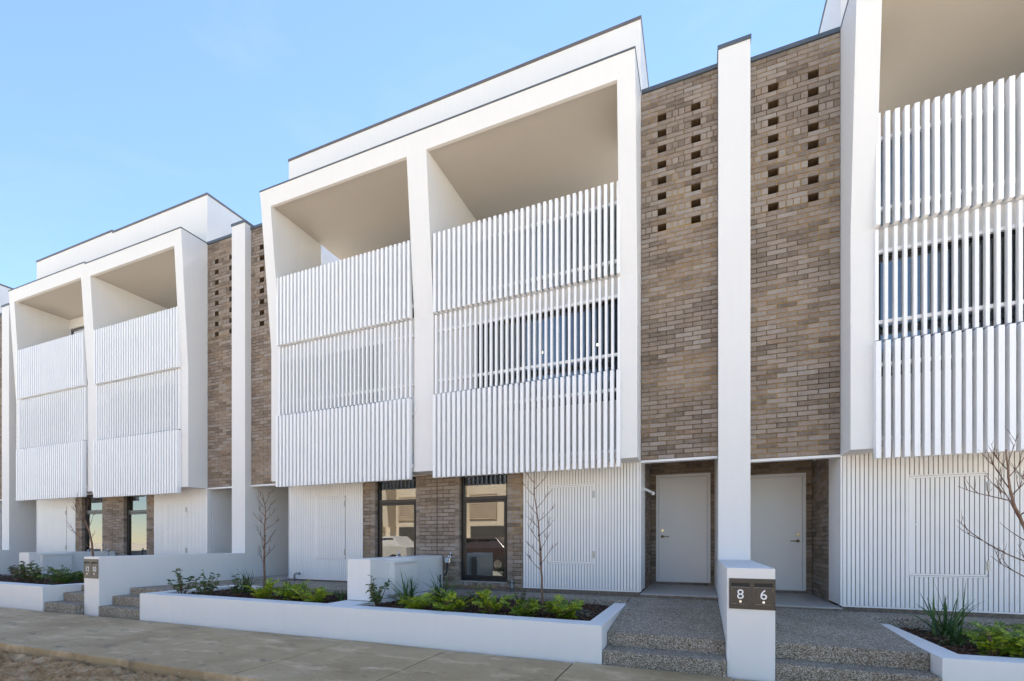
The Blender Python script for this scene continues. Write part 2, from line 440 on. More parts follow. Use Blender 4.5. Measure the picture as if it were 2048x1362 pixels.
def house(c, g, dz, fin_x, label, detail=2, single=True, head=False, lamp=False, slot=8.26, YT=6.88):
    """one townhouse of a pair: centre line c of the pair, g = side (+1 right half); a = distance from the centre line"""
    aF = abs(fin_x - c) - FH               # where the party wall starts
    X = lambda a: c + g * a
    H = thing('townhouse', label, 'house', (X(2.4), YB, .5 + dz), 'terrace townhouses')
    def B(mb, a0, a1, y0, y1, z0, z1): return mb.box(X(a0), X(a1), y0, y1, z0 + dz, z1 + dz)
    def part(name, mt, *b, parent=None, bevel=0): return B(MB(), *b).build(name, mt, parent or H, bevel)
    A1 = 3.72
    def lean(z): return YF - (YF - YT) * max(0, (z - 5.33) / 3.10)
    # --- frame: outer jamb, half of the middle jamb, leaning beam
    pj = [(YB + .03, 2.58), (YF, 2.58), (YF, 5.33), (YT, 8.43), (YB + .03, 8.43)]
    pj = [(y, z + dz) for y, z in pj]
    fm = MB().profile_x(pj, X(3.46), X(A1)).profile_x(pj, X(0), X(.20))
    pb = [(y, z + dz) for y, z in [(lean(8.10), 8.10), (YT, 8.43), (YT + .085, 8.43), (YT + .085, 8.10)]]
    fm.profile_x(pb, X(.20), X(3.46)); fr = fm.build('frame', 'white_render', H)
    # --- body walls
    w = MB()
    for b in [(.0, .20, YB + .03, 10.6, 2.58, 8.43), (0, .10, 7.8, 10.6, .3, 2.58),                       # party line
              (.20, .95, 7.24, 7.36, 2.75, 5.28), (3.42, 3.459, 7.24, 7.36, 2.75, 5.28), (.95, 3.42, 7.24, 7.36, 2.75, 3.50), (.95, 3.42, 7.24, 7.36, 5.10, 5.28),
              (3.60, A1 - .003, 7.635, slot, 2.76, 5.28), (3.461, A1 - .003, 7.633, slot, 5.28, 8.43), (3.60, A1 - .003, 9.7, 10.6, 5.42, 8.43), (3.60, A1 - .003, slot, 10.6, 2.76, 5.28),
              (0, aF, 10.6, 12.2, -.35, 5.42), (0, A1, 10.6, 12.2, 5.42, 8.43),
              (.2, 3.6, 7.24, 12.0, 5.28, 5.42), (3.6, aF, 7.75, 12.0, 5.29, 5.42),
              (.20, 3.46, 7.20, 7.62, 2.60, 2.748), (.2, 3.6, 7.62, 10.6, 2.58, 2.75), (3.6, aF, 7.73, 10.6, 2.92, 3.02)]:
        B(w, *b)
    if head: B(w, .2, 3.46, slot, slot + .14, 7.84, 8.12); 
    w.build('wall', 'white_render', H)
    if head:
        part('sliding_door_frame', 'coping_brown', .2, 3.46, slot + .03, slot + .09, 7.79, 7.835)
        part('sliding_door_frame', 'coping_brown', 3.41, 3.46, slot + .03, slot + .09, 5.42, 7.79)
    B(MB(), .2, 3.46, YT + .086, 12.0, 8.122, 8.425).build('balcony_ceiling', 'soffit_shaded', H)
    part('soffit', 'white_render', 3.725, aF, 7.72, 9.45, 2.90, 2.918)
    # --- roof parapet box and copings
    part('parapet', 'white_render', 0, A1, YB, 12.2, 8.45, 9.60)
    cp = MB(); B(cp, 0, A1 + .012, YB - .012, 12.21, 9.60, 9.65); cp.build('coping', 'coping_brown', H)
    cp = MB(); B(cp, 0, A1 + .008, YT - .01, YB - .015, 8.43, 8.454); cp.build('coping', 'coping_steel', H)
    cp = MB(); B(cp, A1 + .012, aF - .003, YB - .018, 7.84, 8.40, 8.46); cp.build('coping', 'coping_steel', H)
    # --- upper brick wall with rows of holes
    z0, u0, u1 = 2.605, A1 + .006, aF - .004
    bw = MB(); HZ = [6.22 + i * .2453 for i in range(8)]; holes = [(3.975, 4.105), (4.47, 4.60)]
    zz = z0
    for hz in HZ:
        B(bw, u0, u1, YB + .011, YB + .12, zz, hz - RC / 2); 
        segs = [u0] + [q for h in holes for q in h] + [u1]
        for s0, s1 in zip(segs[0::2], segs[1::2]): B(bw, s0, s1, YB + .009, YB + .12, hz - RC / 2, hz + RC / 2)
        zz = hz + RC / 2
    B(bw, u0, u1, YB + .009, YB + .12, zz, 8.40)
    B(bw, u0, u1, YB + .22, YB + .24, z0, 8.40)
    wall = bw.build('brick_wall', 'mortar', H)
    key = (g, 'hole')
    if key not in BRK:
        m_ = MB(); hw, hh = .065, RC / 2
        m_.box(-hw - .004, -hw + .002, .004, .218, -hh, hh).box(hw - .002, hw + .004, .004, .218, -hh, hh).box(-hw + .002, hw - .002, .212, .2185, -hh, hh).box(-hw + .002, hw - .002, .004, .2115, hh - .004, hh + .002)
        BRK[key] = m_.mesh('hole_recess', 'hole_shade')
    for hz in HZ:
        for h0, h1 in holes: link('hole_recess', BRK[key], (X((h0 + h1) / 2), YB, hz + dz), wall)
    cells = []
    def toX(lst): return [(min(X(a), X(b)), max(X(a), X(b)), p + dz, q + dz) for a, b, p, q in lst]
    z = z0 + .004; i = 0
    nlow = 50; step = (HZ[0] - RC / 2 - z) / nlow
    for i in range(nlow):
        cells += [(a, b, z + i * step, z + i * step + step - JT) for a, b in course_cells(u0, u1, 0 if i % 2 == 0 else .128)]
    for k, hz in enumerate(HZ):
        zb = hz - RC / 2 + JT / 2; zt = hz + RC / 2 - JT / 2
        for s0, s1, rev in ((u0, holes[0][0], True), (holes[0][1], holes[1][0], False), (holes[1][1], u1, False)):
            p_ = s1 if rev else s0
            while (p_ - s0 > .02) if rev else (s1 - p_ > .02):
                a, b = (max(s0, p_ - .081), p_) if rev else (p_, min(s1, p_ + .081))
                cells.append((a, b, zb, zt)); p_ = p_ - .0912 if rev else p_ + .0912
        top = HZ[k + 1] - RC / 2 if k < 7 else 8.40
        nn = 2 if k < 7 else 6; st = (top - hz - RC / 2) / nn
        for q in range(nn):
            cells += [(a, b, hz + RC / 2 + q * st + JT / 2, hz + RC / 2 + (q + 1) * st - JT / 2) for a, b in course_cells(u0, u1, 0 if (q + k) % 2 else .128)]
    budget = [300 if single else 0]; joined = MB()
    brick_run(wall, toX(cells), 0, YB, budget, joined)
    if joined.v: joined.build('bricks', 'brick_joined', wall, stuff=True)
    part('lintel', 'white_trim', A1 + .004, aF - .004, YB - .012, YB + .10, 2.565, 2.60)
    # --- porch
    dA0, dA1, dz0, dz1 = 3.815, 4.775, .556, 2.588
    pw = MB()
    B(pw, 3.72, dA0, YD + .009, YD + .12, .46, 2.90); B(pw, dA1, aF, YD + .009, YD + .12, .46, 2.90)
    B(pw, dA0, dA1, YD + .009, YD + .12, dz1, 2.90); B(pw, dA0, dA1, YD + .009, YD + .12, .46, dz0)
    B(pw, 3.60, 3.711, 8.24, YD + .12, .46, 2.90)
    pwo = pw.build('porch_wall', 'mortar', H); jn = MB(); jn2 = MB()
    brick_run(pwo, toX(stretcher_cells(3.722, aF - .004, .50, 2.90, 0, (dA0 - .004, dA1 + .004, dz0 + .03, dz1 - .03))), 0, YD, [0], jn)
    brick_run(pwo, [(a, b, p + dz, q + dz) for a, b, p, q in stretcher_cells(8.245, YD - .005, .50, 2.90)], g, X(3.72), [0], jn)
    jn.build('bricks', 'brick_joined', pwo, stuff=True)
    # batten-clad return at the porch entrance
    ret = B(MB(), 3.60, 3.70, 7.66, 8.235, .52, 2.90).build('porch_return', 'groove_shade', H)
    nb = 11; 
    for i in range(nb):
        y = 7.655 + .027 + i * .0525
        me = batten_mesh(.0415, 2.36, True) if g > 0 else batten_mesh(.0415, 2.36, 'neg')
        link('batten', me, (X(3.72), y, .53 + dz), ret)
    # porch slab and tiles
    part('porch_slab', 'slab_edge', A1 - .02, aF, 7.47, YD + .1, .30, .492)
    tl = MB(); T = (aF - A1 - .012) / 2.45; edges = [A1 + .006, A1 + .006 + T * .55, A1 + .006 + T * 1.55, aF - .006]
    ysp = [7.475, 8.08, 8.69, YD - .002]
    for i in range(3):
        for j in range(3):
            part('floor_tile', 'tile_grey', edges[i] + .002, edges[i + 1] - .002, ysp[j] + .002, ysp[j + 1] - .002, .492, .507)
    # door
    df = MB(); f = .05
    B(df, dA0, dA0 + f, YD - .02, YD + .1, dz0, dz1); B(df, dA1 - f, dA1, YD - .02, YD + .1, dz0, dz1); B(df, dA0 + f, dA1 - f, YD - .02, YD + .1, dz1 - f, dz1)
    door = B(MB(), dA0 + f + .003, dA1 - f - .003, YD + .012, YD + .052, dz0 + .012, dz1 - f - .003).build('door', 'white_door', H, .003)
    df.build('door_frame', 'white_trim', door)
    part('threshold', 'white_trim', dA0 + f, dA1 - f, YD - .01, YD + .06, dz0 - .004, dz0 + .010, parent=door)
    part('back_panel', 'room_dark', dA0, dA1, YD + .105, YD + .13, dz0, dz1, parent=door)
    hx = dA0 + f + .065; hz = 1.415 + dz
    hd = MB().tube([(X(hx), YD + .012, hz), (X(hx), YD + .0, hz)], .027, 14).tube([(X(hx), YD, hz), (X(hx), YD - .045, hz)], .010, 8).tube([(X(hx) - g * .005, YD - .045, hz), (X(hx) + g * .06, YD - .05, hz + .002), (X(hx) + g * .125, YD - .046, hz - .002)], [.010, .009, .007], 8)
    hd.build('handle', 'brass', door, smooth=True)
    MB().tube([(X(hx), YD + .012, hz + .115), (X(hx), YD - .012, hz + .115)], .029, 14).tube([(X(hx), YD - .012, hz + .115), (X(hx), YD - .016, hz + .115)], .014, 10).build('deadlock', 'brass', door, smooth=False)
    if lamp:
        lx, ly, lz = X(3.72), 7.98, 2.19 + dz
        lo = MB().tube([(lx, ly, lz), (lx + g * .02, ly, lz)], .035, 12).build('porch_light', 'white_trim', H)
        MB().tube([(lx + g * .02, ly, lz), (lx + g * .05, ly + .02, lz - .01), (lx + g * .13, ly + .09, lz - .055)], [.02, .022, .024], 10).build('arm', 'white_trim', lo, smooth=True)
        MB().sphere((lx + g * .145, ly + .105, lz - .066), .033).build('lamp_head', 'white_trim', lo, smooth=True)
    # --- ground floor cladding with access hatch
    k0, k1, cz0, cz1 = 1.73, A1, .525, 2.60
    cl = MB(); B(cl, k0, k1 - .022, YB + .02, YB + .06, cz0, cz1); clo = cl.build('cladding', 'groove_shade', H)
    part('corner_trim', 'white_batten', k1 - .020, k1 + .002, YB - .004, YB + .055, cz0, cz1, parent=clo)
    part('base_trim', 'white_batten', k0, k1 - .021, YB - .002, YB + .0195, cz0 - .012, cz0 + .008, parent=clo)
    part('plinth', 'slab_edge', 0.0, A1 - .01, YB + .012, YB + .1, .30, cz0 - .013, parent=H)
    ha, hb = (2.18, 2.97); hz0, hz1 = .965, 2.255
    pit, bwid = .0492, .0395
    a = k0 + .004 + bwid / 2
    while a < k1 - .03:
        if ha - .012 < a < hb + .012:
            for q0, q1 in ((cz0 + .01, hz0 - .022), (hz1 + .022, cz1)):
                link('batten', batten_mesh(bwid, q1 - q0), (X(a), YB, q0 + dz), clo)
        else:
            link('batten', batten_mesh(bwid, cz1 - cz0 - .01), (X(a), YB, cz0 + .01 + dz), clo)
        a += pit
    hat = part('access_hatch', 'groove_shade', ha + .004, hb - .004, YB + .004, YB + .018, hz0, hz1)
    lft, rgt = (ha, hb) if g > 0 else (hb, ha)
    for nm, b in (('hatch_trim', (ha - .004, hb + .004, YB - .008, YB + .003, hz0 - .020, hz0 - .004)), ('hatch_trim', (ha + .006, hb - .006, YB - .006, YB + .003, hz0, hz0 + .024)),
                  ('hatch_trim', (ha - .004, hb + .004, YB - .008, YB + .003, hz1 + .004, hz1 + .020)), ('hatch_trim', (ha + .006, hb - .006, YB - .006, YB + .003, hz1 - .024, hz1)),
                  ('hatch_trim', (lft, lft + (.03 if g > 0 else -.03), YB - .007, YB + .003, hz0 + .025, hz1 - .025)), ('hatch_trim', (rgt, rgt - (.022 if g > 0 else -.022), YB - .007, YB + .003, hz0 + .025, hz1 - .025))):
        part(nm, 'white_batten', *b, parent=hat)
    a = ha + .052
    while a < hb - .045:
        link('batten', batten_mesh(bwid, hz1 - hz0 - .052), (X(a), YB - .004, hz0 + .026 + dz), hat); a += pit
    xr = X(rgt)
    for zc in (hz0 + .14, hz1 - .16):
        MB().box(xr - .018, xr + .018, YB - .013, YB - .0085, zc + dz - .055, zc + dz + .055).tube([(xr, YB - .016, zc + dz - .06), (xr, YB - .016, zc + dz + .06)], .007, 8).build('hinge', 'hinge_metal', hat)
    xl = X(lft) + .08
    MB().tube([(xl, YB - .004, 1.63 + dz), (xl, YB - .022, 1.63 + dz)], .011, 10).box(xl - .03, xl + .004, YB - .026, YB - .022, 1.624 + dz, 1.636 + dz).build('latch', 'white_trim', hat)
    # --- brick piers and window
    wa0, wa1, wz0, wz1 = .47, 1.43, .585, 2.52
    pr = MB()
    B(pr, .004, wa0 - .012, YB + .009, YB + .16, .50, 2.58); B(pr, wa1 + .012, k0 - .004, YB + .009, YB + .16, .50, 2.58)
    B(pr, wa0 - .012, wa1 + .012, YB + .009, YB + .16, .50, wz0 - .009)
    pro = pr.build('pier', 'mortar', H); pj_ = MB(); bud = [0]
    lst = stretcher_cells(.006, wa0, .515, 2.58) + stretcher_cells(wa1, k0 - .006, .515, 2.58, 1)
    a = wa0 + .006
    while a < wa1 - .02: lst.append((a, min(a + .081, wa1), .515, wz0 - .004)); a += .0912
    brick_run(pro, toX(lst), 0, YB, bud, pj_)
    for i in range(int((2.58 - .6) / CH)):                                     # returns
        zr = .60 + i * CH + dz
        brick_run(pro, [(YB + .006, YB + .15, zr, zr + BH)], g, X(wa0), [0], pj_)
        brick_run(pro, [(YB + .006, YB + .15, zr, zr + BH)], -g, X(wa1), [0], pj_)
    pj_.build('bricks', 'brick_joined', pro, stuff=True)
    part('sill', 'tile_grey', wa0 + .002, wa1 - .002, YB - .004, YB + .10, wz0 - .003, wz0 + .012, parent=pro)
    wf = MB(); t = .055; y0, y1 = YB + .085, YB + .19; zt = 2.105
    B(wf, wa0 + .004, wa0 + t, y0, y1, wz0 + .014, wz1 + .06); B(wf, wa1 - t, wa1 - .004, y0, y1, wz0 + .014, wz1 + .06)
    B(wf, wa0 + t, wa1 - t, y0, y1, wz0 + .014, wz0 + .075); B(wf, wa0 + t, wa1 - t, y0 - .012, y1, zt - .03, zt + .04); B(wf, wa0 + t, wa1 - t, y0, y1, wz1, wz1 + .06)
    wo = wf.build('window', 'black_frame', H, .004)
    # opening sash in the lower light
    sf = MB(); q = .035; s0, s1, b0, b1 = wa0 + t + .004, wa1 - t - .004, wz0 + .08, zt - .034
    B(sf, s0, s0 + q, y0 - .01, y0 + .04, b0, b1); B(sf, s1 - q, s1, y0 - .01, y0 + .04, b0, b1); B(sf, s0 + q, s1 - q, y0 - .01, y0 + .04, b0, b0 + q); B(sf, s0 + q, s1 - q, y0 - .01, y0 + .04, b1 - q, b1)
    sf.build('sash', 'black_frame', wo, .003)
    part('pane', 'window_glass', s0 + q, s1 - q, y0 + .012, y0 + .018, b0 + q, b1 - q, parent=wo)
    part('pane', 'window_glass', wa0 + t, wa1 - t, y0 + .03, y0 + .036, zt + .04, wz1, parent=wo)
    rm = MB()
    for b in [(.11, 3.59, 10.5, 10.59, .5, 2.56), (.11, .13, 7.9, 10.5, .5, 2.56), (3.56, 3.59, 7.9, 10.5, .5, 2.56), (.13, 3.56, 7.79, 10.5, .44, .5)]: B(rm, *b)
    rm.build('room', 'room_grey', H)
    part('room_lining', 'room_grey', wa1 + .1, 3.58, 7.70, 7.76, .5, 2.56)
    # --- first floor window behind the screen
    va0, va1, vz0, vz1 = .95, 3.42, 3.50, 5.10
    wf = MB(); t = .05; y0, y1 = 7.27, 7.35; mids = [va0 + (va1 - va0) * q for q in (.36, .68)]
    B(wf, va0, va0 + t, y0, y1, vz0, vz1); B(wf, va1 - t, va1, y0, y1, vz0, vz1); B(wf, va0 + t, va1 - t, y0, y1, vz0, vz0 + t); B(wf, va0 + t, va1 - t, y0, y1, vz1 - t, vz1)
    for q in mids: B(wf, q - .03, q + .03, y0, y1, vz0 + t, vz1 - t)
    B(wf, va0 + t, mids[0] - .03, y0, y1, 4.06, 4.11); B(wf, mids[0] + .03, mids[1] - .03, y0, y1, 4.06, 4.11); B(wf, mids[1] + .03, va1 - t, y0, y1, 4.06, 4.11)
    wo = wf.build('window', 'black_frame', H)
    for p0, p1 in zip([va0 + t] + [q + .03 for q in mids], [q - .03 for q in mids] + [va1 - t]):
        part('pane', 'upper_glass', p0, p1, y0 + .03, y0 + .036, vz0 + t, vz1 - t, parent=wo)
    rm = MB()
    for b in [(.21, 3.59, 10.5, 10.59, 2.76, 5.27), (3.57, 3.59, 7.9, 10.5, 2.76, 5.27)]: B(rm, *b)
    rm.build('room', 'room_grey', H)
    part('balustrade', 'upper_glass', .22, 3.44, 7.25, 7.262, 5.43, 6.55)
    # --- three bands of slats
    bands = [(5.345, 6.73, .049, .098, 7.06), (3.925, 5.315, .037, .062, 7.11), (2.44, 3.895, .055, .098, 7.05)]
    for (b0, b1, wd, dp, yf) in bands:
        sc = MB()
        for rz in (b0 + (b1 - b0) * .18, b0 + (b1 - b0) * .82):
            B(sc, .235, 3.455, yf + dp + .001, yf + dp + .042, rz - .022, rz + .022)
        sco = sc.build('slat_screen', 'white_slat', H)
        for i in range(34):
            a = .27 + i * .0965
            link('slat', slat_mesh(wd, dp, b1 - b0), (X(a), yf, b0 + dz), sco)
    return H

BAT_NEG = {}
_ob = batten_mesh
def batten_mesh(w, h, along_y=False):
    if along_y == 'neg':
        k = (round(w, 4), round(h, 3), 'neg')
        if k not in BAT: BAT[k] = MB().box(0, .02, -w/2, w/2, 0, h).mesh('batten', 'white_batten', bevel=.0025)
        return BAT[k]
    return _ob(w, h, along_y)

H8 = house(C_MAIN, 1, 0.0, FIN['near'], 'white townhouse left of the wall with letterboxes 8 and 6, slatted screens and brick strip', lamp=True)
H10 = house(C_MAIN, -1, 0.0, FIN['mid'], 'white townhouse in the middle, right of the letterbox wall numbered 12 and 10', slot=8.26)
H12 = house(C_LEFT, 1, 0.0, FIN['mid'], 'white townhouse directly left of the letterbox wall numbered 12 and 10', YT=6.99)
H14 = house(C_LEFT, -1, .045, FIN['far'], 'far townhouse at the left whose balcony shows a glazed rear door frame', single=False, head=True, YT=6.99)
H6 = house(C_RIGHT, -1, -.085, FIN['near'], 'townhouse at the right edge, right of the wall with letterboxes 8 and 6')
H16 = house(C_FAR, 1, .045, FIN['far'], 'farthest townhouse, only a sliver at the left edge of the picture', single=False)

# ------------------------------------------------------------------ party walls (column + low garden wall)
def party_wall(fx, label, dz, front, lowtop):
    W = thing('party_wall', label, 'wall', (fx, 7.45, .4), 'white walls between the townhouses')
    MB().box(fx - FH, fx + FH, 8.05, 8.9, 5.42, 8.40).box(fx - FH, fx + FH, 8.9, 10.6, 5.42, 9.4).box(fx - FH, fx + FH, 7.45, 8.05, 1.0, 8.53 + dz).box(fx - FH, fx + FH, 8.05, 12.2, -.35, 5.42).box(fx - FH, fx + FH, 7.45, 8.05, .2, 1.0).build('column', 'white_render', W)
    MB().box(fx - FH - .012, fx + FH + .012, 7.438, 8.06, 8.53 + dz, 8.59 + dz).build('coping', 'coping_steel', W)
    MB().prism([(fx - FH - .004, front), (fx + FH + .004, front), (fx + FH + .004, 7.449), (fx - FH - .004, 7.449)], lambda x, y: GZ(x) - .1, lowtop).build('low_wall', 'white_render', W, bevel=.006)
    return W
party_wall(FIN['near'], 'white rendered column and low wall holding letterboxes 8 and 6', -.01, BY(.48) - .02, 1.055)
party_wall(FIN['mid'], 'white rendered column and low wall holding letterboxes 12 and 10', -.05, 4.71, 1.06)
party_wall(FIN['far'], 'white column at the far left edge beyond the leftmost balcony', 0, 5.6, 1.06)

# ------------------------------------------------------------------ letterboxes
def text_mesh(txt, size, name):
    cu = bpy.data.curves.new(name, 'FONT'); cu.body = txt; cu.size = size; cu.extrude = .0015; cu.align_x = 'CENTER'; cu.align_y = 'CENTER'; cu.offset = 0
    ob = bpy.data.objects.new(name, cu); COL.objects.link(ob)
    dg = bpy.context.evaluated_depsgraph_get(); me = bpy.data.meshes.new_from_object(ob.evaluated_get(dg))
    bpy.data.objects.remove(ob); me.materials.clear(); me.materials.append(MATS['numeral_white']); me.name = name
    return me
def letterbox(x0, x1, z0, z1, yf, nums, label):
    L = thing('letterbox', label, 'letterbox', ((x0 + x1) / 2, yf, z0), 'letterboxes set into the garden walls')
    fl = MB(); b = .022; xm = (x0 + x1) / 2
    fl.box(x0, x1, yf - .010, yf - .0005, z0, z0 + .05).box(x0, x1, yf - .010, yf - .0005, z1 - .045, z1)
    fl.box(x0, x0 + b, yf - .010, yf - .0005, z0 + .05, z1 - .045).box(x1 - b, x1, yf - .010, yf - .0005, z0 + .05, z1 - .045).box(xm - b, xm + b, yf - .010, yf - .0005, z0 + .05, z1 - .045)
    fl.build('frame', 'bronze_box', L, .0015)
    for k, num in enumerate(nums):
        a0, a1 = (x0 + b, xm - b) if k == 0 else (xm + b, x1 - b)
        MB().box(a0, a1, yf - .0045, yf - .0008, z1 - .085, z1 - .045).build('slot', 'slot_black', L)
        d = MB().box(a0 + .003, a1 - .003, yf - .0085, yf - .0008, z0 + .053, z1 - .088).build('flap', 'bronze_box', L, .0015)
        cxn = (a0 + a1) / 2; cz = z0 + (z1 - z0) * .47
        me = text_mesh(num, .135 if len(num) == 1 else .115, 'numeral')
        o = link('numeral', me, (cxn, yf - .010, cz), d); o.rotation_euler = (R(90), 0, 0)
        MB().tube([(cxn, yf - .0085, z0 + .075), (cxn, yf - .0125, z0 + .075)], .0115, 12).build('lock', 'chrome', d)
letterbox(.285, .695, .648, .952, BY(.48) - .02, ['8', '6'], 'dark bronze double letterbox numbered 8 and 6')
letterbox(FIN['mid'] - .205, FIN['mid'] + .205, .69, 1.02, 4.71, ['12', '10'], 'dark double letterbox numbered 12 and 10')

# ------------------------------------------------------------------ planters, meter walls
def PT(x): return .385 - .0125 * x
def planter(label, org, pieces, ztop):
    P_ = thing('planter', label, 'planter', org, 'white rendered garden planters')
    for nm, poly in pieces:
        MB().prism(poly, lambda x, y: GZ(x) - .1, (lambda x, y: ztop(x))).build(nm, 'white_render', P_, bevel=.005)
    return P_
xl, xr = -8.31, -.985
planter('long white planter in front of the two middle townhouses', (-4.6, 4.9, 0), [
    ('front_wall', [(xl, BY(xl)), (xr, BY(xr)), (xr, BY(xr) + .25), (xl, BY(xl) + .25)]),
    ('side_wall', [(xr - .185, BY(xr) + .2501), (xr, BY(xr) + .2501), (xr, 7.10), (xr - .185, 7.05)]),
    ('side_wall', [(xl, BY(xl) + .2501), (xl + .19, BY(xl) + .2605), (xl + .19, 6.18), (xl, 6.18)]),
    ('back_wall', [(xl, 6.181), (xl + .19, 6.181), (-7.62, 6.27), (-7.62, 6.38), (xl, 6.36)]),
    ('cross_wall', [(-4.88, BY(-4.88) + .2501), (-4.42, BY(-4.42) + .2501), (-4.42, 7.59), (-4.88, 7.59)])], PT)
planter('white planter at the right edge beside the steps of number 6', (4, 5.3, 0), [
    ('front_wall', [(2.0, BY(2.0) - .03), (6.6, BY(6.6) - .03), (6.6, BY(6.6) + .2), (2.0, BY(2.0) + .2)]),
    ('side_wall', [(2.0, BY(2.0) + .2001), (2.21, BY(2.0) + .2105), (2.21, 7.16), (2.0, 7.08)])], lambda x: .29)
planter('white planter at the left edge beyond letterboxes 12 and 10', (-13, 4.5, 0), [
    ('front_wall', [(-18.4, BY(-18.4)), (-10.80, BY(-10.80)), (-10.80, BY(-10.80) + .24), (-18.4, BY(-18.4) + .24)]),
    ('side_wall', [(-11.0, BY(-10.8) + .2401), (-10.80, BY(-10.8) + .2401), (-10.80, 6.0), (-11.0, 6.0)])], PT)
def meter_wall(x0, x1, y0, y1, z0, label):
    o = MB().box(x0, x1, y0, y1, z0, 1.06).build('meter_wall', 'white_render', None, bevel=.006)
    return tag(o, label, 'wall', 'low white meter walls')
meter_wall(-4.86, -4.44, 5.52, 7.588, .452, 'low white wall with meter box between the two middle garden beds')
meter_wall(-14.89, -14.46, 5.86, 7.588, .4, 'low white wall with meter box behind the leftmost planting')
def meter_box(x, y0, y1, z0, z1, label):
    T_ = thing('meter_box', label, 'meter box', (x, (y0 + y1) / 2, z0), 'white meter boxes')
    MB().box(x + .001, x + .10, y0, y1, z0, z1).build('body', 'meter_white', T_, .006)
    d = MB().box(x + .1005, x + .112, y0 + .008, y1 - .008, z0 + .01, z1 - .035).build('door', 'meter_white', T_, .004)
    MB().profile_x([(y0 - .01, z1), (y1 + .01, z1), (y1 + .01, z1 + .012), (y0 - .01, z1 + .02)], x + .001, x + .125).build('lid', 'meter_white', T_)
    for yy in (y0 + (y1 - y0) * .28, y0 + (y1 - y0) * .70):
        for k in range(4):
            MB().box(x + .112, x + .117, yy - .035, yy + .035, z1 - .115 - k * .016, z1 - .109 - k * .016).build('louvre', 'meter_white', d)
meter_box(-4.44, 5.95, 6.60, .50, .985, 'white louvred meter box on the low wall between the middle beds')
meter_box(-14.46, 6.05, 6.62, .52, 1.0, 'white meter box on the low wall at the far left')

# ------------------------------------------------------------------ entry paths and steps
def path(label_name, blocks, strip=None):
    P_ = bpy.data.objects.new('entry_path', None); COL.objects.link(P_); ORG[P_.name] = (0, 0, 0); P_['kind'] = 'structure'
    for nm, poly, zt in blocks: MB().prism(poly, -.25, zt).build(nm, 'aggregate', P_, bevel=.014)
    return P_
def rect(x0, x1, y0, y1): return [(x0, y0), (x1, y0), (x1, y1), (x0, y1)]
def slope(ya, za, yb, zb): return lambda x, y: za + (zb - za) * min(1, max(0, (y - ya) / (yb - ya)))
path('8', [('step', rect(xr + .002, .262, BY(-.4) - .01, 5.405), .125), ('step', rect(xr + .002, .262, 5.406, 7.035), slope(5.4, .275, 7.47, .455)),
           ('path_slab', rect(xr + .002, .262, 7.045, 7.468), slope(5.4, .275, 7.47, .455)), ('path_slab', rect(-4.43, xr - .006, 7.06, 7.61), .44)])
path('6', [('step', rect(.70, 1.995, BY(1.3) - .01, 5.45), .12), ('step', rect(.70, 1.995, 5.451, 7.05), slope(5.4, .28, 7.47, .395)),
           ('path_slab', rect(.70, 1.995, 7.06, 7.468), slope(5.4, .28, 7.47, .385)), ('path_slab', [(2.004, 7.10), (2.21, 7.17), (6.6, 7.17), (6.6, 7.61), (2.004, 7.61)], .372)])
xf0, xf1 = FIN['mid'] + FH + .006, xl - .004
path('10', [('step', rect(xf0, xf1, 4.70, 4.90), .226), ('step', rect(xf0, xf1, 4.901, 5.17), .377), ('step', rect(xf0, xf1, 5.171, 6.38), .492),
            ('path_slab', rect(xf0, xf1, 6.385, 7.468), .492), ('path_slab', rect(xf1 + .006, -4.89, 6.45, 7.61), .478)])
xg0, xg1 = -10.794, FIN['mid'] - FH - .006
path('12', [('step', rect(xg0, xg1, BY(-10.3) - .01, 4.84), .245), ('step', rect(xg0, xg1, 4.841, 5.11), .39), ('step', rect(xg0, xg1, 5.111, 6.9), .50),
            ('path_slab', rect(xg0, xg1, 6.905, 7.468), .50), ('path_slab', rect(-14.45, xg0 - .006, 6.75, 7.61), .49)])

# ------------------------------------------------------------------ mulch beds
def inside(poly, x, y):
    r = False; j = len(poly) - 1
    for i in range(len(poly)):
        (xi, yi), (xj, yj) = poly[i], poly[j]
        if (yi > y) != (yj > y) and x < (xj - xi) * (y - yi) / (yj - yi) + xi: r = not r
        j = i
    return r
def mulch(name_label, poly, zf, count):
    s_ = MB(); s_.prism(poly, lambda x, y: zf(x) - .15, lambda x, y: zf(x) - .012)
    so = tag(s_.build('soil_bed', 'soil'), kind='structure')
    ch = MB(); xs = [p[0] for p in poly]; ys = [p[1] for p in poly]; k = 0
    while k < count:
        x, y = random.uniform(min(xs), max(xs)), random.uniform(min(ys), max(ys))
        if not inside(poly, x, y): continue
        k += 1
        L_, W_, T_ = random.uniform(.018, .055), random.uniform(.007, .016), random.uniform(.003, .007)
        M = Matrix.Translation((x, y, zf(x) + noise.noise(Vector((x * 3, y * 3, 0))) * .02 + random.uniform(-.006, .014))) @ Matrix.Rotation(random.uniform(0, 6.28), 4, 'Z') @ Matrix.Rotation(random.gauss(0, .3), 4, 'Y') @ Matrix.Rotation(random.gauss(0, .3), 4, 'X')
        b = len(ch.v)
        for sx, sy, sz in ((-1, -1, -1), (1, -.6, -1), (1, 1, -1), (-.7, 1, -1), (-1, -1, 1), (1, -.6, 1), (1, 1, 1), (-.7, 1, 1)):
            ch.v.append(tuple(M @ Vector((sx * L_ / 2, sy * W_ / 2, sz * T_ / 2))))
        ch.f += [tuple(b + i for i in q) for q in ((4, 5, 6, 7), (0, 1, 5, 4), (1, 2, 6, 5), (2, 3, 7, 6), (3, 0, 4, 7))]
    o = ch.build('mulch', 'mulch_chip'); tag(o, name_label, 'mulch', kind='stuff')
MZ = lambda x: PT(x) - .055
